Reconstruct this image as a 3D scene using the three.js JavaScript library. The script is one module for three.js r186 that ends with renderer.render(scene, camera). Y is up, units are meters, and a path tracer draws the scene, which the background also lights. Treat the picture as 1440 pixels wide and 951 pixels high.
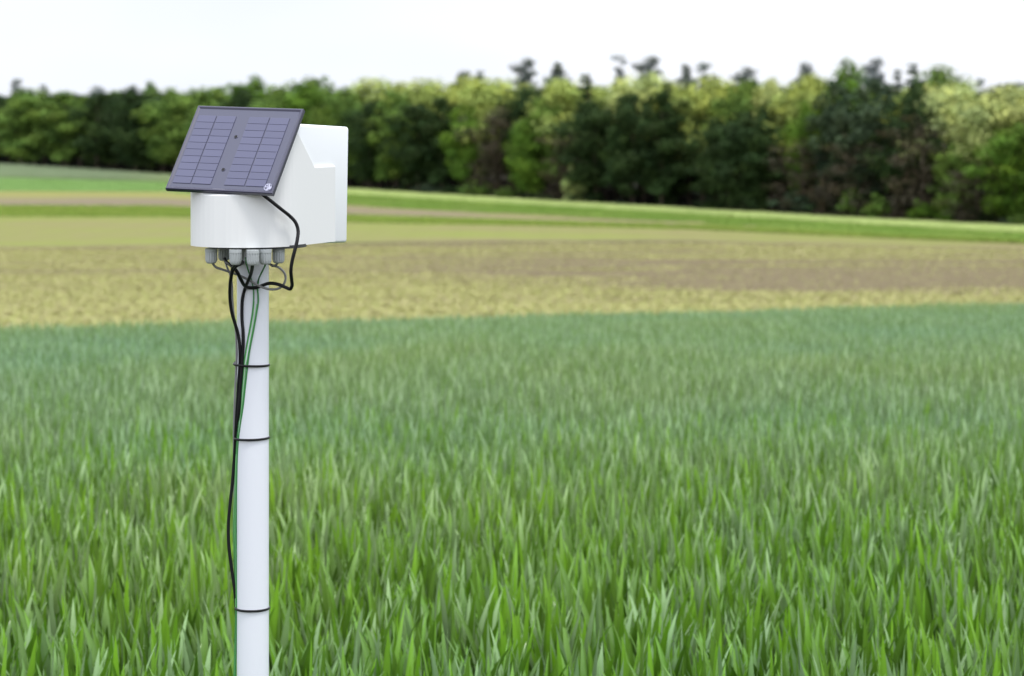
import * as THREE from 'three';
import { mergeGeometries, toCreasedNormals } from 'three/addons/utils/BufferGeometryUtils.js';
import { RoundedBoxGeometry } from 'three/addons/geometries/RoundedBoxGeometry.js';
import { ImprovedNoise } from 'three/addons/math/ImprovedNoise.js';

// ------------------------------------------------------------------ camera, sky, sun, exposure
const W = 1440, H = 951, F = 3500, HORIZON = 150, EYE = 1.65;      // lens in pixels of the photograph, level camera with a shifted lens
const scene = new THREE.Scene();
const fullH = 2 * (H - HORIZON);
const camera = new THREE.PerspectiveCamera(2 * Math.atan(fullH / 2 / F) * 180 / Math.PI, W / fullH, 0.1, 6000);
camera.position.set(0, EYE, 0);
camera.lookAt(0, EYE, -10);
camera.setViewOffset(W, fullH, 0, fullH - H, W, H);
camera.focus = 3.95;
camera.userData.fStop = 7.4;

const renderer = new THREE.WebGLRenderer({ antialias: true });
renderer.setSize(1024, 676);
renderer.toneMapping = THREE.LinearToneMapping;
renderer.toneMappingExposure = 1.0;
renderer.shadowMap.enabled = true;

const noise3 = new ImprovedNoise();
const fbm = (x, y, z, o = 4) => { let s = 0, a = 0.5, f = 1; for (let k = 0; k < o; k++) { s += a * noise3.noise(x * f, y * f, z * f + k * 7.3); a *= 0.5; f *= 2; } return s; };
{
  const w = 1024, h = 512, data = new Float32Array(w * h * 4);      // bright overcast: thin cloud, brighter overhead
  for (let j = 0; j < h; j++) for (let i = 0; i < w; i++) {
    const el = ((j + 0.5) / h - 0.5) * Math.PI, az = (i + 0.5) / w * 2 * Math.PI;
    const x = Math.cos(el) * Math.cos(az), y = Math.sin(el), z = Math.cos(el) * Math.sin(az);
    const c = fbm(x * 3 + 5, y * 7, z * 3, 5);
    let L = y >= 0 ? 1.01 + 1.53 * y + 0.14 * c + 0.10 * fbm(x * 13, y * 55, z * 13 + 4, 3) : 0.25;
    const thin = Math.max(0, Math.min(1, 0.35 - c * 1.4));           // where the cloud is thin the blue shows a little
    const k = (j * w + i) * 4;
    data[k] = L * (0.97 - 0.05 * thin); data[k + 1] = L * (0.995 - 0.015 * thin); data[k + 2] = L * (1.05 + 0.03 * thin); data[k + 3] = 1;
  }
  const sky = new THREE.DataTexture(data, w, h, THREE.RGBAFormat, THREE.FloatType);
  sky.mapping = THREE.EquirectangularReflectionMapping;
  sky.magFilter = sky.minFilter = THREE.LinearFilter;
  sky.needsUpdate = true;
  scene.background = sky;
  scene.environment = sky;
}
const sun = new THREE.DirectionalLight(new THREE.Color(1.0, 0.96, 0.88), 1.8);
sun.position.set(13, 80, 26);                                        // high, through thin cloud
sun.castShadow = true;
sun.shadow.radius = 22;
sun.shadow.mapSize.set(2048, 2048);
Object.assign(sun.shadow.camera, { left: -120, right: 120, top: 120, bottom: -120, near: 1, far: 800 });
scene.add(sun, sun.target);

// ------------------------------------------------------------------ helpers
function mulberry(a) { return () => { a |= 0; a = a + 0x6D2B79F5 | 0; let t = Math.imul(a ^ a >>> 15, 1 | a); t = t + Math.imul(t ^ t >>> 7, 61 | t) ^ t; return ((t ^ t >>> 14) >>> 0) / 4294967296; }; }
const lerp = (a, b, t) => a + (b - a) * t, clamp = (x, a = 0, b = 1) => Math.min(b, Math.max(a, x));
const smooth = (a, b, x) => { const t = clamp((x - a) / (b - a)); return t * t * (3 - 2 * t); };
const counts = {};
function numbered(name) { const n = counts[name] = (counts[name] ?? -1) + 1; return n ? `${name}_${String(n).padStart(3, '0')}` : name; }
function tag(o, label, category, group, kind) {
  o.userData.label = label;
  if (category) o.userData.category = category;
  if (group) o.userData.group = group;
  if (kind) o.userData.kind = kind;
  return o;
}
function obj(name, geo, mat, parent = scene) {
  const m = new THREE.Mesh(geo, mat);
  m.name = parent === scene ? numbered(name) : name;
  m.castShadow = m.receiveShadow = true;
  parent.add(m);
  return m;
}
// the land: level round the camera, then falling gently to a flat valley bottom
const fall = (d) => 8.05 * (1 - Math.exp(-Math.pow(Math.max(d, 0) / 95, 1.4)));
const landY = (z) => -fall(-z);
// distance at which the sight line through a picture row meets the land raised by `lift`
function distanceAt(py, lift = 0) {
  const k = (py - HORIZON) / F;
  let a = 3, b = 3000;
  for (let i = 0; i < 60; i++) { const m = (a + b) / 2; if ((EYE + fall(m) - lift) / m > k) a = m; else b = m; }
  return (a + b) / 2;
}
const at = (px, py, d) => new THREE.Vector3((px - 720) * d / F, EYE - (py - HORIZON) * d / F, -d);

// ------------------------------------------------------------------ textures of soil
function grainTexture(seed, lo, hi, size = 512) {
  const r = mulberry(seed), n = size, a = new Float32Array(n * n);
  for (const [cells, amp] of [[8, 0.5], [16, 0.6], [32, 0.8], [64, 1], [128, 1], [256, 0.7]]) {
    const g = Float32Array.from({ length: cells * cells }, () => r() - 0.5);
    for (let j = 0; j < n; j++) for (let i = 0; i < n; i++) {
      const x = i / n * cells, y = j / n * cells, x0 = x | 0, y0 = y | 0, x1 = (x0 + 1) % cells, y1 = (y0 + 1) % cells;
      let u = x - x0, v = y - y0; u = u * u * (3 - 2 * u); v = v * v * (3 - 2 * v);
      a[j * n + i] += amp * lerp(lerp(g[y0 * cells + x0], g[y0 * cells + x1], u), lerp(g[y1 * cells + x0], g[y1 * cells + x1], u), v);
    }
  }
  const d = new Uint8Array(n * n * 4);
  for (let k = 0; k < n * n; k++) { const v = 255 * clamp(lerp(lo, hi, clamp(a[k] * 0.55 + 0.5))); d[k * 4] = d[k * 4 + 1] = d[k * 4 + 2] = v; d[k * 4 + 3] = 255; }
  const t = new THREE.DataTexture(d, n, n);
  t.wrapS = t.wrapT = THREE.RepeatWrapping; t.magFilter = THREE.LinearFilter; t.minFilter = THREE.LinearMipmapLinearFilter; t.generateMipmaps = true; t.needsUpdate = true;
  return t;
}
const grain = grainTexture(11, 0.76, 1.0), grainBump = grainTexture(12, 0, 1);
const soilMat = new THREE.MeshPhysicalMaterial({ specularIntensity: 0.12, color: 0xffffff, vertexColors: true, map: grain, bumpMap: grainBump, bumpScale: 0.01, roughness: 1 });
soilMat.name = 'soil';

// a sheet between two lines across the land, each a list of points (x, z)
function sheet(name, near, far, nAlong, nAcross, color, lift = 0) {
  const P = [], C = [], U = [], I = [];
  const on = (line, t) => { const s = t * (line.length - 1), k = Math.min(line.length - 2, s | 0), f = s - k; return [lerp(line[k][0], line[k + 1][0], f), lerp(line[k][1], line[k + 1][1], f)]; };
  for (let j = 0; j <= nAcross; j++) for (let i = 0; i <= nAlong; i++) {
    const t = i / nAlong, s = j / nAcross, a = on(near, t), b = on(far, t);
    const x = lerp(a[0], b[0], s), z = lerp(a[1], b[1], s);
    P.push(x, landY(z) + lift, z); U.push(x / 3.1, z / 3.1); C.push(...color(x, z, s, t).map((v) => v / 0.94));
    if (i < nAlong && j < nAcross) { const k = j * (nAlong + 1) + i; I.push(k, k + 1, k + nAlong + 2, k, k + nAlong + 2, k + nAlong + 1); }
  }
  const g = new THREE.BufferGeometry();
  g.setAttribute('position', new THREE.Float32BufferAttribute(P, 3));
  g.setAttribute('color', new THREE.Float32BufferAttribute(C, 3));
  g.setAttribute('uv', new THREE.Float32BufferAttribute(U, 2));
  g.setIndex(I); g.computeVertexNormals();
  const o = obj(name, g, soilMat);
  o.userData.kind = 'structure';
  o.point = (t, s) => { const a = on(near, t), b = on(far, t); return [lerp(a[0], b[0], s), lerp(a[1], b[1], s)]; };
  return o;
}
const mix3 = (a, b, t) => [lerp(a[0], b[0], t), lerp(a[1], b[1], t), lerp(a[2], b[2], t)];

// ------------------------------------------------------------------ the fields
const STATIONS = [-400, 0, 230, 480, 720, 960, 1200, 1440, 1840];
const line = (rows, lift = 0) => STATIONS.map((px, i) => { const d = distanceAt(rows[i], lift); return [(px - 720) * d / F, -d]; });
const R1 = line([352, 350, 347, 344, 342, 341, 346, 351, 375]);
const R2 = line([301, 305, 305, 313, 317, 322, 333, 343, 368]);
const R3 = line([284, 290, 291, 303, 311, 317, 330, 342, 367]);
const R4 = line([270, 278, 279, 289.5, 302.5, 313, 329.5, 342, 366.5]);
const R5 = line([258, 269, 270, 288.5, 301.5, 312, 329, 341.5, 366]);
const R6 = line([226, 250, 256.5, 273.4, 287.4, 301.2, 315.8, 329.6, 351]);
// the edge of the forest runs away to the left in a straight line
const EDGE0 = new THREE.Vector2(38, -186), ALONG = new THREE.Vector2(-0.487, -0.873), BACK = new THREE.Vector2(0.873, -0.487);
const edgePoint = (t, back = 0) => [EDGE0.x + ALONG.x * t + BACK.x * back, EDGE0.y + ALONG.y * t + BACK.y * back];
function edgeAt(px, back = 0) {                                      // where a column of the picture meets the line `back` metres into the forest
  const k = (px - 720) / F, x0 = EDGE0.x + BACK.x * back, z0 = EDGE0.y + BACK.y * back;
  const t = (x0 + k * z0) / -(ALONG.x + k * ALONG.y);
  return [x0 + ALONG.x * t, z0 + ALONG.y * t];
}
const R7 = STATIONS.map((px) => edgeAt(px, -0.5));
const R8 = STATIONS.map((px) => { const [x, z] = edgeAt(px, -0.5); return [x + BACK.x * 70, z + BACK.y * 70]; });
const WHEAT_TOP = 0.60;
const wheatRows = [470, 460, 453, 447, 442, 437, 432, 428, 417];
const WHEAT_EDGE = line(wheatRows, WHEAT_TOP);
const wheatEdgeZ = (x) => { const a = WHEAT_EDGE[1], b = WHEAT_EDGE[7]; return a[1] + (b[1] - a[1]) * (x - a[0]) / (b[0] - a[0]); };

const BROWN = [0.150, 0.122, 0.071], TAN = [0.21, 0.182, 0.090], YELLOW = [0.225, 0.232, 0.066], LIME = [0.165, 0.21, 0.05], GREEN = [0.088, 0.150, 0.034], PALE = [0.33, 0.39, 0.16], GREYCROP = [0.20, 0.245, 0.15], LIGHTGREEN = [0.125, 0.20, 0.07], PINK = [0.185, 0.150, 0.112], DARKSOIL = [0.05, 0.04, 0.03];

{ // the far ground, one sheet to the horizon under everything
  const near = [], far = [];
  const n = 40;
  for (let i = 0; i <= n; i++) { near.push([lerp(-60, 60, i / n), 40]); far.push([lerp(-3500, 3500, i / n), -4000]); }
  const g = new THREE.BufferGeometry(), P = [], U = [], C = [], I = [], m = 90;
  for (let j = 0; j <= m; j++) for (let i = 0; i <= n; i++) {
    const s = Math.pow(j / m, 3), x = lerp(near[i][0], far[i][0], s), z = lerp(40, -4000, s);
    P.push(x, landY(z) - 0.3, z); U.push(x / 9, z / 9); C.push(0.13, 0.17, 0.06);
    if (i < n && j < m) { const k = j * (n + 1) + i; I.push(k, k + 1, k + n + 2, k, k + n + 2, k + n + 1); }
  }
  g.setAttribute('position', new THREE.Float32BufferAttribute(P, 3)); g.setAttribute('uv', new THREE.Float32BufferAttribute(U, 2)); g.setAttribute('color', new THREE.Float32BufferAttribute(C, 3));
  g.setIndex(I); g.computeVertexNormals();
  const o = obj('ground', g, soilMat); o.userData.kind = 'structure';
}
{ // bare soil under the wheat
  const a = [], b = [];
  for (let i = 0; i <= 10; i++) { const x = lerp(-16, 16, i / 10); a.push([x, 6]); b.push([x, wheatEdgeZ(x) - 0.1]); }
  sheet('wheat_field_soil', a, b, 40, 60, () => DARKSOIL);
}
const rowsY = (x, z) => fbm(x * 0.05, z * 0.22, 1.7, 3);
// share of green-yellow growth over the soil, in bands that follow the drilling rows
function growthA(x, z) {
  const d = -z;
  const drift = fbm(x * 0.03, z * 0.05, 3.1, 3);
  let g = 0.62 + 1.1 * rowsY(x, z) + 0.55 * fbm(x * 0.16, z * 0.5, 9, 3);
  const band = d + x * 0.18 + drift * 26 + 5 * fbm(x * 0.12, z * 0.2, 6.1, 3);
  g -= 0.55 * smooth(88, 104, band) * (1 - smooth(125, 142, band)) * smooth(-14, 2, x);   // browner middle of the field
  g -= 0.32 * smooth(70, 84, band) * (1 - smooth(92, 104, band)) * smooth(0, 10, x);
  g += 0.32 * (1 - smooth(58, 76, band)); g -= 0.22 * smooth(96, 150, band);
  for (const [c, w] of [[71.5, 0.6], [74, 0.6], [92, 0.7], [109, 0.8], [112.5, 0.8]]) g -= 0.75 * Math.exp(-(((d + x * 0.05 - c) / w) ** 2));   // wheel tracks
  return clamp(g, 0.02, 1);
}
const nearA = WHEAT_EDGE.map(([x, z], i) => { const xx = x * (i === 0 || i === 8 ? 2.2 : 1); return [xx, wheatEdgeZ(xx)]; });
const fieldA = sheet('stubble_field', nearA, R1, 420, 440, (x, z) => {
  const g = growthA(x, z), d = -z;
  const line1 = smooth(148, 158, d + 0.06 * x);
  let c = mix3(BROWN, mix3(TAN, YELLOW, 0.55), g);
  const j = 0.88 + 0.3 * (fbm(x * 1.1, z * 1.1, 4.4, 3) + 0.4);
  return c.map((v) => v * j);
});
sheet('furrow', R1, R1.map(([x, z]) => [x * 1.012, z - 3.2]), 200, 2, (x, z, s, t) => { const f = smooth(0.25, 0.4, t) * (1 - smooth(0.55, 0.75, t)); return mix3(TAN, [0.10, 0.08, 0.055], clamp(f * (0.75 + fbm(x * 0.15, 0, 2, 3)) + 0.25)); }, 0.012);
const fieldB = sheet('young_crop_field', R1, R2, 260, 60, (x, z, s, t) => {
  const g = clamp(0.6 + 1.2 * fbm(x * 0.05, z * 0.09, 8, 3) + 0.6 * fbm(x * 0.12, z * 0.35, 5, 3) + 0.7 * fbm(x * 0.5, z * 0.5, 15, 3)) * (1 - 0.75 * smooth(0.78, 0.9, t));
  return mix3(TAN, mix3(YELLOW, LIME, 0.55), g);
});
const patchy = (x, z, f, seed) => clamp(0.5 + 1.6 * fbm(x * f, z * f, seed, 3));
const stripC = sheet('green_weed_strip', R2, R3, 260, 20, (x, z, s, t) => mix3(mix3(TAN, LIME, 0.6), GREEN.map((v) => v * 1.15), patchy(x, z, 0.08, 21) * (1 - smooth(0.75, 0.95, t)) * lerp(1, 0.6, smooth(0.2, 0.6, t)) + 0.3 * (1 - t)));
const stripD = sheet('bare_soil_strip', R3, R4, 260, 20, (x, z, s, t) => mix3(PINK, mix3(TAN, YELLOW, 0.4), 0.55 * patchy(x, z, 0.06, 31) + 0.2 * smooth(0.3, 0.6, t)));
const stripE = sheet('yellow_grass_strip', R4, R5, 260, 10, (x, z) => mix3(TAN, YELLOW, 0.5 + 0.5 * patchy(x, z, 0.1, 41)));
const stripF = sheet('grass_verge', R5, R6, 260, 30, (x, z, s, t) => mix3(mix3(mix3(GREEN, LIME, 0.6 * patchy(x, z, 0.12, 51)), TAN, 0.8 * smooth(0.55, 0.8, patchy(x, z, 0.15, 57)) * (1 - s)), LIGHTGREEN, 1 - smooth(0.15, 0.36, t)));
const stripP = sheet('pale_crop_strip', R6, R7, 260, 20, (x, z, s, t) => mix3(mix3(PALE, GREEN, patchy(x, z, 0.1, 61) * 0.25), GREYCROP, 1 - smooth(0.2, 0.36, t)));
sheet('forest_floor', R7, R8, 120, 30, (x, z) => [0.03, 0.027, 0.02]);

// ------------------------------------------------------------------ low growth on the fields (nobody could count it)
const growthMat = new THREE.MeshPhysicalMaterial({ specularIntensity: 0.25, color: 0xffffff, vertexColors: true, roughness: 0.9, side: THREE.DoubleSide });
growthMat.name = 'young_leaves';
function tuftGeometry(seed, blades, h, spread, lean, w) {
  const r = mulberry(seed), P = [], C = [], I = [];
  for (let k = 0; k < blades; k++) {
    const a = r() * 6.283, rad = spread * Math.sqrt(r()), x = Math.cos(a) * rad, z = Math.sin(a) * rad, b = r() * 6.283, hh = h * lerp(0.5, 1, r()), ln = lean * hh * (0.4 + r());
    const dx = Math.cos(b), dz = Math.sin(b), s = P.length / 3, ww = w * lerp(0.7, 1.2, r());
    P.push(x - dz * ww * 0.5, 0, z + dx * ww * 0.5, x + dz * ww * 0.5, 0, z - dx * ww * 0.5,
      x + dx * ln * 0.45 - dz * ww * 0.45, hh * 0.6, z + dz * ln * 0.45 + dx * ww * 0.45, x + dx * ln * 0.45 + dz * ww * 0.45, hh * 0.6, z + dz * ln * 0.45 - dx * ww * 0.45,
      x + dx * ln, hh, z + dz * ln);
    const c = lerp(0.75, 1.15, r()); for (let q = 0; q < 5; q++) C.push(c, c, c * lerp(0.8, 1.1, r()));
    I.push(s, s + 1, s + 3, s, s + 3, s + 2, s + 2, s + 3, s + 4);
  }
  const g = new THREE.BufferGeometry();
  g.setAttribute('position', new THREE.Float32BufferAttribute(P, 3)); g.setAttribute('color', new THREE.Float32BufferAttribute(C, 3)); g.setIndex(I); g.computeVertexNormals();
  return g;
}
const M4 = new THREE.Matrix4(), Q = new THREE.Quaternion(), V3 = new THREE.Vector3(), S3 = new THREE.Vector3(), YUP = new THREE.Vector3(0, 1, 0);
function scatter(name, label, geo, mat, n, place, seed) {
  const r = mulberry(seed), ms = [], cs = [];
  for (let k = 0; k < n; k++) {
    const p = place(r); if (!p) continue;
    Q.setFromAxisAngle(YUP, r() * 6.283);
    ms.push(M4.compose(V3.set(p.x, p.y ?? landY(p.z), p.z), Q, S3.set(p.s, p.h ?? p.s, p.s)).clone()); cs.push(p.c);
  }
  const im = new THREE.InstancedMesh(geo, mat, ms.length), c = new THREE.Color();
  ms.forEach((m, i) => { im.setMatrixAt(i, m); im.setColorAt(i, c.setRGB(...cs[i])); });
  im.name = name; im.castShadow = im.receiveShadow = true;
  tag(im, label, 'plants', null, 'stuff');
  scene.add(im);
  return im;
}
scatter('young_crop', 'low yellow-green growth dotted over the brown stubble field behind the wheat', tuftGeometry(3, 6, 0.05, 0.05, 1.1, 0.019), growthMat, 380000, (r) => {
  const t = r(), s = Math.pow(r(), 0.75), [x, z0] = fieldA.point(t, s), slant = 0.05 * x, z = (Math.floor((z0 + slant) / 0.8) + 0.5) * 0.8 - slant + (r() + r() - 1) * 0.3;   // drilled rows
  if (r() > growthA(x, z) * 1.1) return null;
  const y = r();
  return { x, z, s: lerp(0.6, 1.3, r()), c: mix3([0.44, 0.43, 0.18], y < 0.5 ? [0.37, 0.31, 0.22] : [0.34, 0.39, 0.13], r() * 0.8) };
}, 77);
const grassTuft = tuftGeometry(4, 9, 0.26, 0.16, 0.8, 0.035);
scatter('verge_grass', 'bright green grass along the foot of the far forest edge', grassTuft, growthMat, 60000, (r) => { const s = r(), [x, z] = stripF.point(r(), s); if (x > -40 && r() < smooth(0.5, 0.75, patchy(x, z, 0.15, 57)) * (1.1 - s)) return null; return { x, z, s: lerp(0.7, 1.6, r()), h: lerp(0.25, 0.7, r()), c: mix3(mix3([0.15, 0.255, 0.042], [0.26, 0.32, 0.085], patchy(x, z, 0.12, 51) * 0.9 * r()), [0.22, 0.36, 0.115], 1 - smooth(-45, -20, x)) }; }, 78);
scatter('weed_growth', 'bright green weeds in a narrow strip across the middle fields', grassTuft, growthMat, 40000, (r) => { const t = r(), [x, z] = stripC.point(t, r()); if (r() > patchy(x, z, 0.08, 21) + 0.5 * (1 - t)) return null; return { x, z, s: lerp(0.6, 1.2, r()), c: mix3([0.17, 0.27, 0.04], [0.28, 0.33, 0.08], r()) }; }, 79);
scatter('pale_crop', 'pale grey-green ripening crop directly in front of the forest', tuftGeometry(5, 10, 0.42, 0.16, 0.5, 0.03), growthMat, 60000, (r) => {
  const t = r(), [x, z] = stripP.point(t, r()); const left = 1 - smooth(0.2, 0.36, t);
  return { x, z, s: lerp(0.7, 1.2, r()), h: lerp(0.85, 1.9, left) * lerp(0.8, 1.2, r()), c: mix3(mix3([0.58, 0.66, 0.30], [0.40, 0.50, 0.18], r()), [0.28, 0.345, 0.22], left) };
}, 80);

// ------------------------------------------------------------------ the wheat
const wheatMat = new THREE.MeshPhysicalMaterial({ color: 0xffffff, vertexColors: true, roughness: 0.8, transmission: 0.16, thickness: 0, side: THREE.DoubleSide, clearcoat: 1, clearcoatRoughness: 0.2, ior: 1.5 });
wheatMat.name = 'wheat_leaf';
function wheatPlant(seed, skySheen) {  // second argument: plants with sky sheen mixed into the leaf colour
  const r = mulberry(seed), P = [], C = [], N = [], I = [];
  const leafCount = 6;
  const az0 = r() * 6.283;
  for (let k = 0; k < leafCount; k++) {
    const az = az0 + k * 2.6 + (r() - 0.5) * 1.3, base = lerp(0.17, 0.41, Math.pow(k / (leafCount - 1), 0.7)) + (r() - 0.5) * 0.04;
    const len = lerp(0.12, 0.215, r()), wid = lerp(0.0145, 0.0215, r());
    const ang0 = lerp(0.02, 0.25, r()), bk = r(), bend = bk < 0.08 ? lerp(1.2, 2.6, r()) : bk < 0.28 ? lerp(0.4, 1.0, r()) : lerp(0.0, 0.35, r());
    const twist0 = (r() - 0.5) * 2.0, twist = (r() - 0.5) * 1.4, side = (r() - 0.5) * 0.2;
    const cool = r(), bright = lerp(0.68, 1.3, r());                                               // some leaves coloured grey-green for reflected sky, against fresh green ones
    const tone = skySheen ? mix3([0.105, 0.205, 0.035], [0.235, 0.325, 0.225], Math.min(1, Math.pow(cool, 0.9))) : cool < 0.38 ? mix3([0.255, 0.35, 0.275], [0.18, 0.28, 0.15], r()) : mix3([0.078, 0.180, 0.001], [0.140, 0.272, 0.005], r());
    const segs = 7, s0 = P.length / 3;
    let y = base, rad = 0.004, ang = ang0;
    for (let q = 0; q <= segs; q++) {
      const t = q / segs;
      const w = wid * (t < 0.3 ? lerp(0.7, 1, t / 0.3) : Math.pow(Math.max(0, 1 - Math.pow((t - 0.3) / 0.7, 1.45)), 0.9));
      const tw = twist0 + twist * t;
      const ca = Math.cos(az + side * t), sa = Math.sin(az + side * t);
      const ox = -sa * Math.cos(tw) + ca * Math.sin(tw) * Math.cos(ang), oz = ca * Math.cos(tw) + sa * Math.sin(tw) * Math.cos(ang), oy = -Math.sin(tw) * Math.sin(ang);
      const nx = ca * Math.cos(tw) + sa * Math.sin(tw), nz = sa * Math.cos(tw) - ca * Math.sin(tw);
      const x = ca * rad, z = sa * rad, h = w * 0.5, keel = w * 0.18;
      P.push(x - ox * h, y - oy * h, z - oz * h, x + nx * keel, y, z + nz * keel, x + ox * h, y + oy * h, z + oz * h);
      const c = lerp(0.62, 1.15, t) * bright;  // painted darker at the base, standing in for shade inside the stand
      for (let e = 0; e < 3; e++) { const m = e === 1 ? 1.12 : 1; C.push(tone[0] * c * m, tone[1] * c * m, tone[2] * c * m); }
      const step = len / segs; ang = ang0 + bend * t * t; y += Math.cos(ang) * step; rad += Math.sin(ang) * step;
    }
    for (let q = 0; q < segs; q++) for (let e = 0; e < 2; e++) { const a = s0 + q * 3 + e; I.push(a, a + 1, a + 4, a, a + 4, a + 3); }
  }
  // stem
  const s0 = P.length / 3, rr = 0.0024;
  for (const y of [0, 0.36]) for (let e = 0; e < 4; e++) { const a = e * Math.PI / 2; P.push(Math.cos(a) * rr, y, Math.sin(a) * rr); C.push(0.13, 0.2, 0.05); }
  for (let e = 0; e < 4; e++) { const a = s0 + e, b = s0 + (e + 1) % 4; I.push(a, b, b + 4, a, b + 4, a + 4); }
  const g = new THREE.BufferGeometry();
  g.setAttribute('position', new THREE.Float32BufferAttribute(P, 3)); g.setAttribute('color', new THREE.Float32BufferAttribute(C, 3)); g.setIndex(I); g.computeVertexNormals();
  return g;
}
const POLE = { x: -0.4166, z: -4.0, r: 0.0257 };
{
  const field = new THREE.Group(); field.name = 'wheat'; tag(field, 'dense field of young green wheat filling the ground behind the pole', 'wheat', null, 'stuff'); scene.add(field);
  const kinds = 20, lists = Array.from({ length: kinds }, () => []), r = mulberry(2024);
  const dens = 900;
  const zMin = -3.3, zMax = -37;
  const half = (z) => 0.235 * -z + 0.9;
  for (let k = 0; k < dens * 34 * 19; k++) {
    const z = lerp(zMin, zMax, r()), x = lerp(-9.5, 9.5, r());
    if (Math.abs(x) > half(z) || z < wheatEdgeZ(x) + 0.25 * fbm(x * 1.3, 0, 3, 2)) continue;
    if (Math.hypot(x - POLE.x, z - POLE.z) < 0.06) continue;
    const patch = 1.3 * fbm(x * 0.5, z * 0.28, 6.6, 3), thin = fbm(x * 8.5, z * 8.5, 2.2, 2);
    const away = smooth(5.6, 12, -z);
    if (r() < (0.42 - 2.3 * thin) * (1 - 0.6 * away)) continue;
    const h = 1.04 + 0.12 * patch + (r() - 0.5) * 0.16;
    Q.setFromAxisAngle(YUP, r() * 6.283); const tilt = new THREE.Quaternion().setFromAxisAngle(V3.set(r() - 0.5, 0, r() - 0.5).normalize(), r() * 0.16); Q.premultiply(tilt);
    const b = lerp(0.85, 1.15, r());
    const w = patch * 0.5, far = smooth(6.6, 13.5, -z + 4 * patch);   // farther stands greyer: grazing sky reflection put into their colour
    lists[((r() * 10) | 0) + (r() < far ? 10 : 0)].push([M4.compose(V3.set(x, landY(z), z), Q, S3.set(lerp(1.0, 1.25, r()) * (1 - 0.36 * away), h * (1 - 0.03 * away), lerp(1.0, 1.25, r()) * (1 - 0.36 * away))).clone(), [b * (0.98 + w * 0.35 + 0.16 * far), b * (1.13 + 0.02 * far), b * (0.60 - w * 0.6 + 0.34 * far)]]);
  }
  const c = new THREE.Color();
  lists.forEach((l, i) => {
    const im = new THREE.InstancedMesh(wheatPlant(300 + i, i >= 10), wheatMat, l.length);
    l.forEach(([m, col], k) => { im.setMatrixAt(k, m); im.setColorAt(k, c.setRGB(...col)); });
    im.name = 'wheat_plants'; im.castShadow = im.receiveShadow = true; im.userData.kind = 'stuff';
    field.add(im);
  });
}

// ------------------------------------------------------------------ trees
const barkMat = new THREE.MeshStandardMaterial({ color: new THREE.Color().setRGB(0.09, 0.07, 0.05), roughness: 1 }); barkMat.name = 'bark';
function limb(a, b, ra, rb, n = 6) {
  const curve = new THREE.CatmullRomCurve3([a, a.clone().lerp(b, 0.5).add(new THREE.Vector3(0, 0.12 * a.distanceTo(b), 0)), b]);
  const g = new THREE.TubeGeometry(curve, 6, 1, n, false), p = g.attributes.position;
  for (let i = 0; i <= 6; i++) { const c = curve.getPoint(i / 6), rad = lerp(ra, rb, i / 6); for (let j = 0; j <= n; j++) { const k = i * (n + 1) + j; p.setXYZ(k, c.x + (p.getX(k) - c.x) * rad, c.y + (p.getY(k) - c.y) * rad, c.z + (p.getZ(k) - c.z) * rad); } }
  g.computeVertexNormals();
  return g;
}
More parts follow.
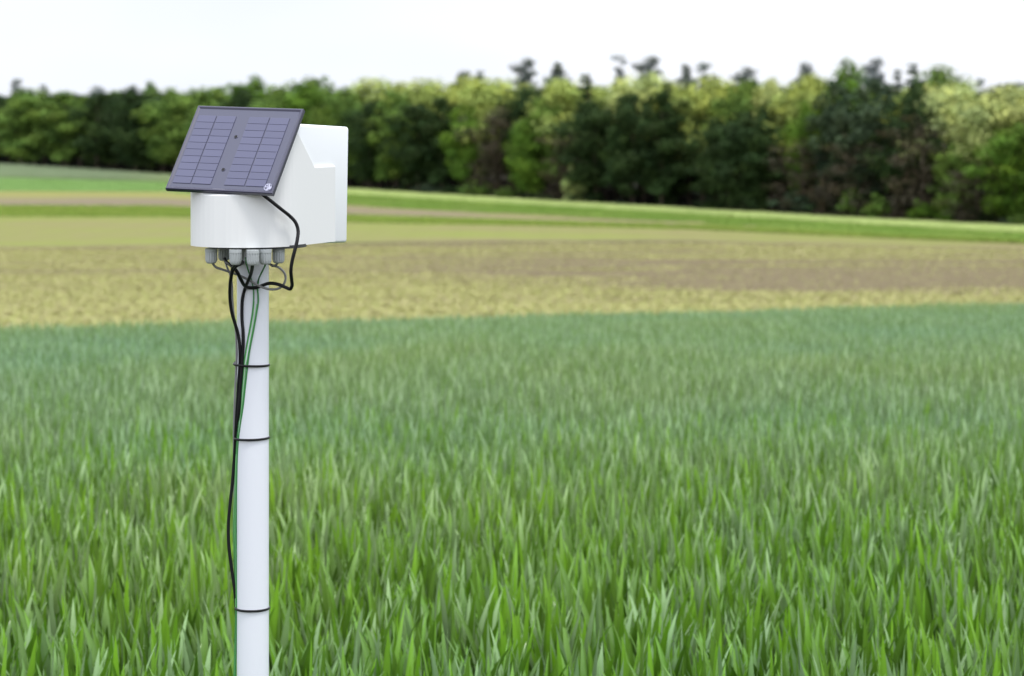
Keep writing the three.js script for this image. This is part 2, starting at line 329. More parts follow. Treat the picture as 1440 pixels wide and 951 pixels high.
// crown: leaf clumps through a volume whose radius at height share t is profile(t); normal height 12, radius 1 = 3.6 m
function crownGeometry(seed, { H: h = 12, R = 3.6, from = 0.06, profile, clumps = 80, leaves = 9000, leaf = 0.3, clumpR = [0.7, 1.35], fill = 0.55, flat = 0.75, droop = 0, up = 0.6, vary = 0.38 }) {
  const r = mulberry(seed), P = [], C = [], I = [], cl = [];
  const lean = [r() - 0.5, r() - 0.5];
  let guard = 0;
  while (cl.length < clumps && guard++ < clumps * 30) {
    const t = lerp(from, 1, r()), pr = profile(t);
    if (r() > pr + 0.15) continue;
    const a = r() * 6.283, q = Math.pow(r(), fill) * pr * R, cr = lerp(...clumpR, r()) * (0.65 + 0.35 * pr);
    const bump = 1 + 0.22 * Math.sin(a * 3 + seed) * Math.sin(t * 9 + seed * 2);
    cl.push({ x: Math.cos(a) * Math.max(0, q - cr * 0.4) * bump + lean[0] * t, y: t * h - cr * 0.6, z: Math.sin(a) * Math.max(0, q - cr * 0.4) * bump + lean[1] * t, r: cr, c: 1 + vary * (r() * 2 - 1), w: (r() - 0.5) });
  }
  const total = cl.reduce((s, c) => s + c.r * c.r, 0), n = new THREE.Vector3(), u = new THREE.Vector3(), v = new THREE.Vector3(), rnd = new THREE.Vector3();
  for (const c of cl) {
    const m = Math.round(leaves * c.r * c.r / total);
    for (let k = 0; k < m; k++) {
      const cz = r() * 2 - 1, a = r() * 6.283, sr = Math.sqrt(1 - cz * cz), rr = c.r * Math.pow(r(), 0.36);
      n.set(sr * Math.cos(a), cz, sr * Math.sin(a));
      const x = c.x + n.x * rr, y = c.y + n.y * rr * flat - droop * (rr * rr) * (n.x * n.x + n.z * n.z), z = c.z + n.z * rr;
      if (y < 0.1) continue;
      rnd.set(r() - 0.5, r() - 0.5, r() - 0.5).multiplyScalar(1.7);
      n.multiplyScalar(0.8).add(rnd); n.y += up; n.normalize();
      u.set(r() - 0.5, r() - 0.5, r() - 0.5).cross(n).normalize(); v.crossVectors(n, u);
      const s = leaf * lerp(0.6, 1.2, r()), e = s * 0.62, i0 = P.length / 3, b = c.c * lerp(0.8, 1.2, r());
      for (const [p, q] of [[-s, 0], [0, -e], [s, 0], [0, e]]) { P.push(x + (u.x * p + v.x * q) * 0.6, y + (u.y * p + v.y * q) * 0.6, z + (u.z * p + v.z * q) * 0.6); C.push(b * (1 + 0.18 * c.w), b, b * (1 - 0.3 * c.w)); }
      I.push(i0, i0 + 1, i0 + 2, i0, i0 + 2, i0 + 3);
    }
  }
  const ys = [], rs = [];                                            // bring the crown to its nominal height and radius
  for (let k = 0; k < P.length; k += 12) { ys.push(P[k + 1]); rs.push(Math.hypot(P[k], P[k + 2])); }
  ys.sort((a, b) => a - b); rs.sort((a, b) => a - b);
  const ky = h / ys[Math.floor(ys.length * 0.996)], kr = R / rs[Math.floor(rs.length * 0.95)];
  for (let k = 0; k < P.length; k += 3) { P[k] *= kr; P[k + 1] *= ky; P[k + 2] *= kr; }
  for (const c of cl) { c.x *= kr; c.y *= ky; c.z *= kr; }
  const g = new THREE.BufferGeometry();
  g.setAttribute('position', new THREE.Float32BufferAttribute(P, 3)); g.setAttribute('color', new THREE.Float32BufferAttribute(C, 3)); g.setIndex(I); g.computeVertexNormals();
  g.userData.clumps = cl;
  return g;
}
const dome = (t) => t < 0.58 ? lerp(0.55, 1, Math.pow(t / 0.58, 0.8)) : Math.sqrt(Math.max(0, 1 - Math.pow((t - 0.58) / 0.45, 2.3)));
const tall = (t) => t < 0.5 ? lerp(0.5, 0.95, t / 0.5) : 0.95 * Math.pow(Math.max(0, 1 - Math.pow((t - 0.5) / 0.53, 2.2)), 0.6);
const cone = (t) => 0.22 + 0.78 * Math.pow(Math.max(0, 1 - t), 0.8) * (0.85 + 0.15 * Math.sin(t * 40));
const mound = (t) => t < 0.5 ? 1 : Math.sqrt(Math.max(0, 1 - Math.pow((t - 0.5) / 0.52, 2)));
const airyTop = (t) => t < 0.4 ? 0.2 : Math.sqrt(Math.max(0, 1 - Math.pow(Math.abs(t - 0.72) / 0.33, 2.2)));
const pineTop = (t) => 0.5 + 0.4 * Math.sin(t * 23) * (t < 0.93 ? 1 : 0.4);
const proto = (name, seed, opt, trunkTop) => {
  const g = new THREE.Group();
  const crown = crownGeometry(seed, opt), r = mulberry(seed + 5), gs = [];
  const top = (opt.H ?? 12) * trunkTop, base = opt.trunk ?? 0.2;
  gs.push(limb(new THREE.Vector3(0, -0.3, 0), new THREE.Vector3((r() - 0.5) * 0.6, top, (r() - 0.5) * 0.6), base, base * 0.3, 8));
  const cl = crown.userData.clumps;
  for (let k = 0; k < Math.min(10, cl.length); k++) { const c = cl[(k * 7) % cl.length], y = Math.min(top * 0.95, Math.max(0.4, c.y * 0.7)); gs.push(limb(new THREE.Vector3(0, y, 0), new THREE.Vector3(c.x, c.y, c.z), base * 0.35, 0.03, 5)); }
  return { crown, trunk: mergeGeometries(gs), name, h: opt.H ?? 12, r: opt.R ?? 3.6, g };
};
const PROTO = {
  dome: [proto('d', 1, { profile: dome, from: 0.2, clumps: 85, clumpR: [0.8, 1.6] }, 0.8), proto('d', 2, { profile: dome, from: 0.28, clumps: 70, clumpR: [0.9, 1.8] }, 0.8), proto('d', 3, { profile: dome, from: 0.14, clumps: 110, clumpR: [0.6, 1.3] }, 0.8)],
  tall: [proto('t', 4, { profile: tall, from: 0.18, clumps: 80, clumpR: [0.7, 1.5] }, 0.85), proto('t', 5, { profile: tall, from: 0.22, clumps: 100, clumpR: [0.6, 1.3] }, 0.85)],
  airy: [proto('a', 6, { profile: airyTop, leaves: 11000, clumps: 100, leaf: 0.27, up: 1.0, vary: 0.25, from: 0.42, clumpR: [0.9, 1.7], fill: 0.6 }, 0.85), proto('a', 7, { profile: airyTop, clumps: 110, leaves: 11000, leaf: 0.27, up: 1.0, vary: 0.25, from: 0.38, clumpR: [0.8, 1.5], fill: 0.6 }, 0.9)],
  thin: [proto('b', 8, { profile: dome, clumps: 80, leaves: 4200, leaf: 0.22, clumpR: [0.6, 1.3], fill: 0.8 }, 0.9)],
  pine: [proto('p', 9, { profile: pineTop, from: 0.4, clumps: 64, leaves: 3200, leaf: 0.2, R: 1.6, clumpR: [0.4, 0.8], flat: 0.6, trunk: 0.11 }, 0.95), proto('p', 10, { profile: (t) => pineTop(t + 0.13), from: 0.42, clumps: 50, leaves: 2400, leaf: 0.18, R: 1.6, clumpR: [0.35, 0.7], flat: 0.6, trunk: 0.1 }, 0.95), proto('p', 14, { profile: (t) => pineTop(t * 1.3), from: 0.42, clumps: 62, leaves: 3000, leaf: 0.2, R: 1.6, clumpR: [0.4, 0.8], flat: 0.65, trunk: 0.11 }, 0.95)],
  spruce: [proto('s', 11, { profile: cone, clumps: 100, leaves: 4600, leaf: 0.22, R: 1.3, clumpR: [0.4, 0.7], flat: 0.5 }, 0.98)],
  bush: [proto('u', 12, { profile: mound, H: 3, R: 2, clumps: 34, leaves: 2200, leaf: 0.2, from: 0.05, clumpR: [0.4, 0.8], trunk: 0.06 }, 0.6), proto('u', 13, { profile: mound, H: 3, R: 2, clumps: 46, leaves: 2200, leaf: 0.18, from: 0.05, clumpR: [0.3, 0.6], trunk: 0.05 }, 0.6)],
};
const leafMat = (name, r, g, b) => { const m = new THREE.MeshPhysicalMaterial({ specularIntensity: 0.2, color: new THREE.Color().setRGB(r, g, b), vertexColors: true, roughness: 0.85, side: THREE.DoubleSide }); m.name = name; return m; };
const LEAF = {
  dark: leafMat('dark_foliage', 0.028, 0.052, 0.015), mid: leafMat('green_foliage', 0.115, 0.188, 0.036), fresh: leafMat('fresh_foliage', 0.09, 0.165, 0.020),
  lime: leafMat('yellow_foliage', 0.32, 0.385, 0.095), pale: leafMat('pale_blossom', 0.39, 0.45, 0.165), grey: leafMat('grey_foliage', 0.045, 0.07, 0.036), brown: leafMat('brown_twigs', 0.06, 0.05, 0.032),
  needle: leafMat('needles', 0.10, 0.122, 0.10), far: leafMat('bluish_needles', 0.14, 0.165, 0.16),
};
// px of the trunk, row of the top, half width in px, look, shape, metres behind the forest edge
const TREES = [
  // along the left
  [30, 127, 37, 'mid', 'tall', 1.5], [93, 130, 35, 'mid', 'tall', 1.5], [136, 131, 29, 'dark', 'dome', 1], [192, 124, 39, 'dark', 'dome', 1.5], [246, 126, 36, 'mid', 'dome', 2],
  [300, 124, 38, 'mid', 'tall', 2], [346, 127, 34, 'dark', 'dome', 1.5], [395, 123, 36, 'mid', 'dome', 2], [440, 121, 35, 'fresh', 'tall', 2.5], [484, 126, 36, 'mid', 'dome', 1.5],
  [62, 128, 26, 'mid', 'dome', 7], [163, 129, 26, 'mid', 'dome', 8], [213, 117, 17, 'mid', 'tall', 9], [275, 125, 28, 'mid', 'dome', 8], [327, 119, 28, 'fresh', 'dome', 8], [362, 109, 28, 'fresh', 'dome', 9], [412, 117, 30, 'mid', 'dome', 8], [451, 110, 30, 'mid', 'dome', 9],
  // the middle
  [520, 143, 36, 'dark', 'dome', 1], [557, 131, 30, 'mid', 'tall', 2], [588, 148, 34, 'dark', 'dome', 1], [622, 139, 30, 'dark', 'tall', 1.5], [655, 150, 25, 'fresh', 'dome', 1], [695, 150, 36, 'brown', 'thin', 1], [742, 171, 27, 'fresh', 'dome', 0.5], [768, 139, 32, 'mid', 'dome', 2.5],
  [535, 110, 33, 'lime', 'airy', 7], [572, 117, 28, 'lime', 'airy', 9], [607, 111, 28, 'lime', 'airy', 7], [651, 109, 34, 'lime', 'airy', 6], [701, 110, 38, 'lime', 'airy', 5], [744, 120, 26, 'lime', 'airy', 7],
  [794, 112, 36, 'lime', 'airy', 5], [825, 107, 19, 'dark', 'spruce', 3], [838, 142, 42, 'dark', 'dome', 1], [867, 112, 26, 'lime', 'airy', 6], [905, 104, 37, 'pale', 'airy', 6], [939, 120, 16, 'dark', 'spruce', 2], [890, 134, 34, 'dark', 'dome', 1.5], [931, 131, 38, 'dark', 'tall', 1],
  [800, 180, 34, 'brown', 'thin', 0.5],
  [770, 121, 26, 'lime', 'airy', 8], [842, 122, 28, 'lime', 'airy', 7], [945, 116, 30, 'lime', 'airy', 7],
  // the right
  [970, 138, 26, 'pale', 'airy', 4.5], [988, 109, 38, 'lime', 'airy', 5], [1012, 166, 36, 'dark', 'dome', 1], [1041, 114, 34, 'mid', 'airy', 4], [1053, 161, 42, 'dark', 'dome', 0.5], [1088, 112, 24, 'pale', 'airy', 6], [1085, 150, 32, 'dark', 'dome', 2], [1128, 107, 36, 'lime', 'airy', 4], [1136, 146, 24, 'fresh', 'dome', 1.5],
  [1176, 116, 30, 'grey', 'tall', 1.5], [1193, 89, 36, 'fresh', 'dome', 5], [1234, 113, 44, 'grey', 'tall', 1.5], [1228, 83, 18, 'far', 'pine', 14], [1295, 121, 44, 'dark', 'dome', 2], [1298, 165, 46, 'brown', 'thin', 0.5], [1214, 190, 44, 'brown', 'thin', 0],
  [1344, 117, 40, 'pale', 'airy', 4], [1402, 122, 50, 'pale', 'airy', 3], [1440, 132, 36, 'lime', 'airy', 5], [1428, 178, 48, 'fresh', 'dome', 0.5], [1350, 203, 34, 'mid', 'dome', 0.5], [1375, 232, 40, 'brown', 'thin', -0.3], [1130, 195, 40, 'brown', 'thin', 0.3],
  [1024, 119, 28, 'lime', 'airy', 7], [1066, 122, 26, 'lime', 'airy', 7], [1160, 118, 26, 'lime', 'airy', 7], [1265, 126, 28, 'lime', 'airy', 6], [1312, 128, 28, 'pale', 'airy', 6],
  // crowns standing above the forest
  [22, 113, 16, 'needle', 'spruce', 14], [62, 121, 12, 'needle', 'spruce', 14], [139, 122, 14, 'far', 'pine', 16], [648, 101, 18, 'needle', 'pine', 14], [675, 102, 14, 'needle', 'spruce', 14], [736, 84, 20, 'needle', 'pine', 14], [780, 89, 17, 'needle', 'pine', 14],
  [869, 78, 16, 'far', 'pine', 16], [910, 81, 22, 'needle', 'pine', 14], [968, 91, 12, 'needle', 'pine', 12], [1001, 89, 24, 'needle', 'pine', 12], [1047, 97, 22, 'needle', 'pine', 12], [1140, 90, 18, 'far', 'pine', 18], [1262, 102, 13, 'needle', 'spruce', 12], [1285, 93, 18, 'needle', 'spruce', 11], [1332, 95, 36, 'mid', 'airy', 10], [1386, 111, 16, 'needle', 'pine', 10],
];
const BUSHES = [
  [605, 258, 27, 'grey', -0.6], [672, 254, 24, 'mid', -0.6], [712, 262, 16, 'mid', -0.6], [1122, 268, 36, 'grey', -0.8], [1200, 265, 28, 'mid', -0.8], [1242, 272, 28, 'mid', -0.9], [1299, 281, 23, 'fresh', -0.9], [1331, 292, 15, 'fresh', -1.1], [1420, 305, 20, 'grey', -1],
  [1160, 240, 22, 'brown', -0.5], [1270, 245, 26, 'brown', -0.5], [1000, 288, 14, 'mid', -0.9], [870, 283, 14, 'grey', -0.9], [808, 230, 20, 'pale', -0.6], [1440, 300, 20, 'mid', -0.9],
  [560, 262, 22, 'dark', 0], [640, 260, 24, 'dark', 0], [760, 272, 26, 'dark', 0], [830, 268, 28, 'dark', 0], [1010, 276, 30, 'dark', 0], [1060, 272, 30, 'dark', 0], [1165, 278, 26, 'dark', 0], [1380, 290, 28, 'dark', 0],
];
function makeTree(name, p, look, [x, z], h, rad, turn) {
  const t = new THREE.Group(); t.name = numbered(name); scene.add(t);
  const c = obj('crown', p.crown, LEAF[look], t), k = obj('trunk', p.trunk, barkMat, t);
  t.position.set(x, landY(z), z); t.rotation.y = turn; t.scale.set(rad / p.r, h / p.h, rad / p.r);
  return t;
}
const ORD = ['first', 'second', 'third', 'fourth', 'fifth', 'sixth', 'seventh', 'eighth', 'ninth', 'tenth', 'eleventh', 'twelfth', 'thirteenth', 'fourteenth', 'fifteenth', 'sixteenth', 'seventeenth', 'eighteenth', 'nineteenth', 'twentieth'];
const LOOKS = { dark: 'dark green', mid: 'mid green', fresh: 'bright fresh green', lime: 'yellow-green', pale: 'pale cream-flowered', grey: 'grey-green', brown: 'brown bare-looking', needle: 'dark', far: 'hazy grey' };
const treeR = mulberry(99), tallies = {};
const kindOf = (look, shape, back) => shape === 'pine' ? 'pine' : shape === 'spruce' ? 'spruce' : 'tree';
const described = TREES.map((t, i) => ({ t, i, key: t[3] + kindOf(t[3], t[4]) + (t[5] >= 4 ? 'back' : 'front') })).sort((a, b) => a.t[0] - b.t[0]);
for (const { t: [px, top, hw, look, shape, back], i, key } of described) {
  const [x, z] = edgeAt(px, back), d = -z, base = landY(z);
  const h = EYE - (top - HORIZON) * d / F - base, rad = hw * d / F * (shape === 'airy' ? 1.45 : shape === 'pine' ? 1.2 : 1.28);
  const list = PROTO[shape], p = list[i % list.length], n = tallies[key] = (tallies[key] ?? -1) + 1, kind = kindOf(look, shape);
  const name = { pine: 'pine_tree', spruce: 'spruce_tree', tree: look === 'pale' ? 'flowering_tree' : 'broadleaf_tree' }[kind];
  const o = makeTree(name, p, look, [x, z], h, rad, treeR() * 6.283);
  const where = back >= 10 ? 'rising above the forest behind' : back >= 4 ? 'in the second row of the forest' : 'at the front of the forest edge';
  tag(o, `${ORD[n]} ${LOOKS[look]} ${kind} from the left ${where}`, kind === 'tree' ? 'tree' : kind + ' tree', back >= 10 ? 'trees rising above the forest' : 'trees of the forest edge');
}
{
  const tl = {};
  BUSHES.slice().sort((a, b) => a[0] - b[0]).forEach(([px, top, hw, look, back], i) => {
    const [x, z] = edgeAt(px, back), d = -z, h = EYE - (top - HORIZON) * d / F - landY(z), n = tl[look] = (tl[look] ?? -1) + 1;
    const o = makeTree('bush', PROTO.bush[i % 2], look, [x, z], h, hw * d / F, treeR() * 6.283);
    tag(o, `${ORD[n]} from the left of the low ${LOOKS[look]} bushes at the forest foot`, 'bush', 'bushes at the foot of the forest');
  });
}
{ // the depth of the forest: reads as one mass
  const wood = new THREE.Group(); wood.name = 'forest'; tag(wood, 'dense dark interior of the forest behind the edge trees', 'forest', null, 'stuff'); scene.add(wood);
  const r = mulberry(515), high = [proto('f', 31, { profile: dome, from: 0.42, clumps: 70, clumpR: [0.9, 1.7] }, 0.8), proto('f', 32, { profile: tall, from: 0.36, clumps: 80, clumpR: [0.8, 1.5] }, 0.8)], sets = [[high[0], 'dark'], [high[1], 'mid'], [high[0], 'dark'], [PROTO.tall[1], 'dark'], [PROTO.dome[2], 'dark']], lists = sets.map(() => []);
  for (let row = 0; row < 6; row++) for (let t = -70; t < 420; t += lerp(4.5, 6.5, r())) {
    const back = 8 + row * 5.5 + (r() - 0.5) * 3, [x, z] = edgePoint(t, back), h = lerp(10.0, 11.7, r()), w = lerp(3, 4.4, r());
    const k = (r() * sets.length) | 0, p = sets[k][0];
    Q.setFromAxisAngle(YUP, r() * 6.283);
    lists[k].push(M4.compose(V3.set(x, landY(z), z), Q, S3.set(w / p.r, h / p.h, w / p.r)).clone());
  }
  for (const t0 of [[-70, 6], [252, 420]]) for (let t = t0[0]; t < t0[1]; t += lerp(3.5, 5, r())) {   // edge trees beyond both sides of the view
    const [x, z] = edgePoint(t, 1 + r() * 2), k = (r() * sets.length) | 0, p = sets[k][0];
    if (Math.abs((x / -z) * F) < 760 ) continue;
    Q.setFromAxisAngle(YUP, r() * 6.283); const h = lerp(10.5, 12.5, r()), w = lerp(2.8, 4, r());
    lists[k].push(M4.compose(V3.set(x, landY(z), z), Q, S3.set(w / p.r, h / p.h, w / p.r)).clone());
  }
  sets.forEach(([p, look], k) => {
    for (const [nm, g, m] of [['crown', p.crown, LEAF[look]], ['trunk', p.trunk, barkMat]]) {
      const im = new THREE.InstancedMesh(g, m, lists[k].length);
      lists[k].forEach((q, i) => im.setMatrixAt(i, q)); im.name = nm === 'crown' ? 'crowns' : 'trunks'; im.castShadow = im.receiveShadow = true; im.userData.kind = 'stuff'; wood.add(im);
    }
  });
}

// ------------------------------------------------------------------ the sensor station
const plasticBump = grainTexture(21, 0, 1, 256); plasticBump.repeat.set(1, 1);
const M = {
  hood: new THREE.MeshPhysicalMaterial({ color: new THREE.Color().setRGB(0.775, 0.785, 0.795), roughness: 0.42, clearcoat: 0.15, clearcoatRoughness: 0.35 }),
  pole: new THREE.MeshPhysicalMaterial({ color: new THREE.Color().setRGB(0.76, 0.785, 0.86), roughness: 0.35, clearcoat: 0.2, clearcoatRoughness: 0.25 }),
  housing: new THREE.MeshPhysicalMaterial({ color: new THREE.Color().setRGB(0.86, 0.885, 0.93), roughness: 0.38, clearcoat: 0.2, clearcoatRoughness: 0.3 }),
  plate: new THREE.MeshStandardMaterial({ color: new THREE.Color().setRGB(0.035, 0.037, 0.04), roughness: 0.6 }),
  gland: new THREE.MeshStandardMaterial({ color: new THREE.Color().setRGB(0.43, 0.46, 0.47), roughness: 0.55 }),
  black: new THREE.MeshPhysicalMaterial({ specularIntensity: 0.5, color: new THREE.Color().setRGB(0.009, 0.009, 0.011), roughness: 0.45 }),
  green: new THREE.MeshStandardMaterial({ color: new THREE.Color().setRGB(0.045, 0.23, 0.062), roughness: 0.4 }),
  greenHighlight: new THREE.MeshStandardMaterial({ color: new THREE.Color().setRGB(0.20, 0.50, 0.20), roughness: 0.4 }),  // paler strands laid along the bundle as painted highlights
  grey: new THREE.MeshStandardMaterial({ color: new THREE.Color().setRGB(0.25, 0.25, 0.255), roughness: 0.5 }),
  frame: new THREE.MeshPhysicalMaterial({ color: new THREE.Color().setRGB(0.024, 0.022, 0.058), roughness: 0.35, clearcoat: 0.6, clearcoatRoughness: 0.15 }),
  backing: new THREE.MeshPhysicalMaterial({ color: new THREE.Color().setRGB(0.021, 0.022, 0.066), roughness: 0.5, clearcoat: 1, clearcoatRoughness: 0.08 }),
  cell: new THREE.MeshPhysicalMaterial({ color: new THREE.Color().setRGB(0.030, 0.031, 0.100), roughness: 0.4, clearcoat: 1, clearcoatRoughness: 0.08 }),
  cellB: new THREE.MeshPhysicalMaterial({ color: new THREE.Color().setRGB(0.026, 0.027, 0.092), roughness: 0.4, clearcoat: 1, clearcoatRoughness: 0.08 }),
  hole: new THREE.MeshStandardMaterial({ color: new THREE.Color().setRGB(0.01, 0.01, 0.012), roughness: 0.8 }),
};
for (const [k, m] of Object.entries(M)) m.name = k;
const station = new THREE.Group(); station.name = 'sensor_station';
tag(station, 'white outdoor sensor box with tilted solar panel on a white pole in the wheat', 'sensor station');
station.position.set(POLE.x, landY(POLE.z), POLE.z);
scene.add(station);
const toLocal = (v) => v.clone().sub(station.position);
const Y0 = -station.position.y;                                      // local height of world zero
obj('pole', new THREE.CylinderGeometry(POLE.r, POLE.r, 1.4265 + Y0 + 0.25, 64).translate(0, (1.4265 + Y0 - 0.25) / 2, 0), M.pole, station);

// body axes: forward (towards the panel) is turned PSI to the left of the viewer
const PSI = 22 * Math.PI / 180;
const fwd = new THREE.Vector3(-Math.sin(PSI), 0, Math.cos(PSI)), rgt = new THREE.Vector3(Math.cos(PSI), 0, Math.sin(PSI));
const bodyTurn = new THREE.Matrix4().makeBasis(rgt, YUP, fwd);       // local x = right, z = forward
const BOT = 1.429 + Y0;
function bodyGeometry(g, y = BOT) { g.applyMatrix4(bodyTurn); g.translate(0, y, 0); return g; }
{ // hood: stadium-fronted sleeve whose top follows a side profile
  const a = 0.089, c = 0.021, rear = -0.119, ledge = 0.1247, f1 = -0.0445, f2 = 0.0262, apex = 0.1905, slope = 1.369;
  const topAt = (f) => f < f1 ? ledge : f < f2 ? lerp(ledge, apex, (f - f1) / (f2 - f1)) : Math.max(0.0835, apex - slope * (f - f2));
  const fs = [rear, rear + 0.002, -0.09, f1 - 0.0015, f1, f1 + 0.0015, 0, f2 - 0.0015, f2, f2 + 0.0015, c];
  for (let k = 1; k <= 48; k++) fs.push(c + a * Math.sin(k / 48 * Math.PI / 2));
  fs.sort((p, q) => p - q);
  for (let k = fs.length - 2; k > 0; k--) if (fs[k] > c && Math.abs(Math.abs(fs[k] - f2) - 0.0015) > 1e-6 && fs[k] !== f2 && (fs[k] - fs[k - 1] < 0.0011 && fs[k] < f2 + 0.004 || fs[k + 1] - fs[k] < 0.0011 && fs[k] < f2 + 0.004)) fs.splice(k, 1);
  const pts = fs.map((f) => [f <= c ? a : (f > c + a * 0.99999 ? 0 : a * Math.sqrt(1 - ((f - c) / a) ** 2)), f]);
  const P = [], I = [];
  const rings = (R, f) => { const inset = 0.0022, t = topAt(f), e = 1 - inset / a; return [[R, 0, f], [R + 0, 0.001, f], [R, t - inset * 1.1, f], [R - inset * 0.3 * (R / a), t - inset * 0.35, f - (f > c ? inset * 0.3 * (f - c) / a : 0)], [R * e, t, f > c ? c + (f - c) * e : f]]; };
  for (const [R, f] of pts) for (const s of [1, -1]) for (const [x, y, z] of rings(R, f)) P.push(s * x, y, z);
  const per = 5, id = (k, s, j) => (k * 2 + s) * per + j;
  for (let k = 0; k < pts.length - 1; k++) {
    for (let j = 0; j < per - 1; j++) { I.push(id(k, 0, j), id(k, 0, j + 1), id(k + 1, 0, j + 1), id(k, 0, j), id(k + 1, 0, j + 1), id(k + 1, 0, j)); I.push(id(k, 1, j), id(k + 1, 1, j + 1), id(k, 1, j + 1), id(k, 1, j), id(k + 1, 1, j), id(k + 1, 1, j + 1)); }
    I.push(id(k, 0, 4), id(k, 1, 4), id(k + 1, 1, 4), id(k, 0, 4), id(k + 1, 1, 4), id(k + 1, 0, 4));
    I.push(id(k, 0, 0), id(k + 1, 1, 0), id(k, 1, 0), id(k, 0, 0), id(k + 1, 0, 0), id(k + 1, 1, 0));
  }
  for (let j = 0; j < per - 1; j++) I.push(id(0, 0, j), id(0, 1, j), id(0, 1, j + 1), id(0, 0, j), id(0, 1, j + 1), id(0, 0, j + 1));
  let g = new THREE.BufferGeometry();
  g.setAttribute('position', new THREE.Float32BufferAttribute(P, 3)); g.setIndex(I);
  g = toCreasedNormals(g, 0.3);
  obj('hood', bodyGeometry(g), M.hood, station);
}
{ // the taller housing behind the hood
  const hw = 0.085, f0 = 0.02, f1 = -0.176, r = 0.004, bev = 0.005;
  const s = new THREE.Shape(), X = hw - bev, A = -f0 + bev, B = -f1 - bev;
  s.moveTo(-X, A); s.lineTo(X, A); s.lineTo(X, B - r); s.absarc(X - r, B - r, r, 0, Math.PI / 2); s.lineTo(-X + r, B); s.absarc(-X + r, B - r, r, Math.PI / 2, Math.PI); s.closePath();
  let g = new THREE.ExtrudeGeometry(s, { depth: 0.182, bevelEnabled: true, bevelSize: bev, bevelThickness: bev, bevelSegments: 5, curveSegments: 16 });
  g.rotateX(-Math.PI / 2);                                           // shape y (backwards) -> -z, depth -> up
  g.translate(0, 0.0065, 0); g.rotateX(-0.035);
  g = toCreasedNormals(g, 0.2);
  obj('housing', bodyGeometry(g), M.housing, station);
}
{ // dark base plate under the hood
  const g = new THREE.CylinderGeometry(0.080, 0.080, 0.005, 72);
  const c = toLocal(new THREE.Vector3((362 - 720) * 4 / F, 0, -3.985));
  obj('base_plate', g.translate(c.x, 1.4283 + Y0, c.z), M.plate, station);
}
// cable glands with ribbed nuts
const glandProfile = [[0.0001, 0], [0.0048, 0], [0.0066, 0.0006], [0.0082, 0.0026], [0.0090, 0.0055], [0.0091, 0.017], [0.0098, 0.0185], [0.0098, 0.0235], [0.0001, 0.0235]].map(([x, y]) => new THREE.Vector2(x, y));
function ribbed(r0) {
  const g = new THREE.LatheGeometry(glandProfile, 84), p = g.attributes.position;
  for (let k = 0; k < p.count; k++) { const y = p.getY(k); if (y > 0.0015 && y < 0.0172) { const a = Math.atan2(p.getZ(k), p.getX(k)), m = 1 + 0.045 * Math.sign(Math.cos(a * 14)) * smooth(0.001, 0.006, y); p.setX(k, p.getX(k) * m); p.setZ(k, p.getZ(k) * m); } }
  return toCreasedNormals(g, 0.5);
}
const glandGeo = ribbed();
const GLANDS = [[297, 3.93], [315, 4.0], [331, 3.895], [343, 3.985], [355.5, 3.885], [373, 3.905], [391.5, 3.935]];
for (const [px, d] of GLANDS) { const v = toLocal(at(px, 350, d)); const o = obj('cable_gland', glandGeo, M.gland, station); o.position.set(v.x, 1.4022 + Y0, v.z); o.rotation.y = px; o.scale.setScalar(px === 343 ? 0.9 : 1.02); }

// cables: points are (picture column, picture row, distance) of places on the real cable, 4 m away
const against = (px, rc) => { const x = (px - 720) * 4 / F - POLE.x, R = POLE.r + rc; return Math.abs(x) < R ? 4 - Math.sqrt(R * R - x * x) : 4.0; };
function cable(label, mat, rc, pts, name = 'cable') {
  const v = pts.map(([px, py, d]) => toLocal(at(px, py, d ?? against(px, rc))));
  const curve = new THREE.CatmullRomCurve3(v, false, 'centripetal');
  const o = obj(name, new THREE.TubeGeometry(curve, v.length * 10, rc, 12, false), mat, station);
  o.userData.label = label;
  return o;
}
cable('black cable hanging from the solar panel and looping round the pole', M.black, 0.0028, [[357, 264, 3.899], [367, 272, 3.893], [380, 282, 3.893], [395, 294, 3.9], [408, 304.5, 3.915], [415.5, 313, 3.918], [419, 324, 3.918], [418, 337, 3.912], [414.5, 352, 3.908], [411, 366, 3.908], [409, 380, 3.91], [410, 394, 3.92], [410.5, 402, 3.93], [408, 406.5, 3.935], [402, 404.5, 3.94], [394, 401, 3.945], [385, 398.8, 3.95], [377, 398.8, 3.955], [369, 401.5, 3.965], [360, 404.5], [351, 404.8], [343.5, 401.5, 3.955], [338.5, 393, 3.94], [333, 382, 3.93], [326, 374.5, 3.94], [318, 368.5, 3.975], [315, 362, 4.0]]);
cable('thick black cable bowing out left of the pole from the third nut', M.black, 0.0027, [[341, 362, 3.985], [341, 368, 3.98], [338, 371.5, 3.95], [332, 374.5, 3.92], [328, 379, 3.92], [325, 389, 3.93], [323.2, 404, 3.945], [323.6, 424, 3.96], [326, 440, 3.965], [330.3, 455, 3.97], [335, 472, 3.975], [337.3, 490, 3.976], [337.2, 513], [335.2, 540], [333.2, 575], [331, 617], [329, 650, 4.0], [326.5, 680, 4.0], [323.6, 708, 4.0], [321.2, 735, 4.0], [321.6, 766, 4.0], [324.5, 792, 4.0], [328, 816, 4.0], [330.5, 834, 4.0], [332, 857, 4.006], [333, 880, 4.012]]);
cable('black cable running down the pole from the front nut', M.black, 0.0027, [[355, 366, 3.885], [354.8, 374, 3.90], [352.5, 386, 3.93], [348, 397, 3.95], [344, 407], [341, 419], [340, 434], [340.2, 450], [341.6, 467], [341.8, 485], [340.8, 500], [340.6, 513], [338.2, 545], [335.2, 585], [333, 617, 4.0], [334, 645, 4.01], [338, 685, 4.034], [346, 720, 4.034]]);
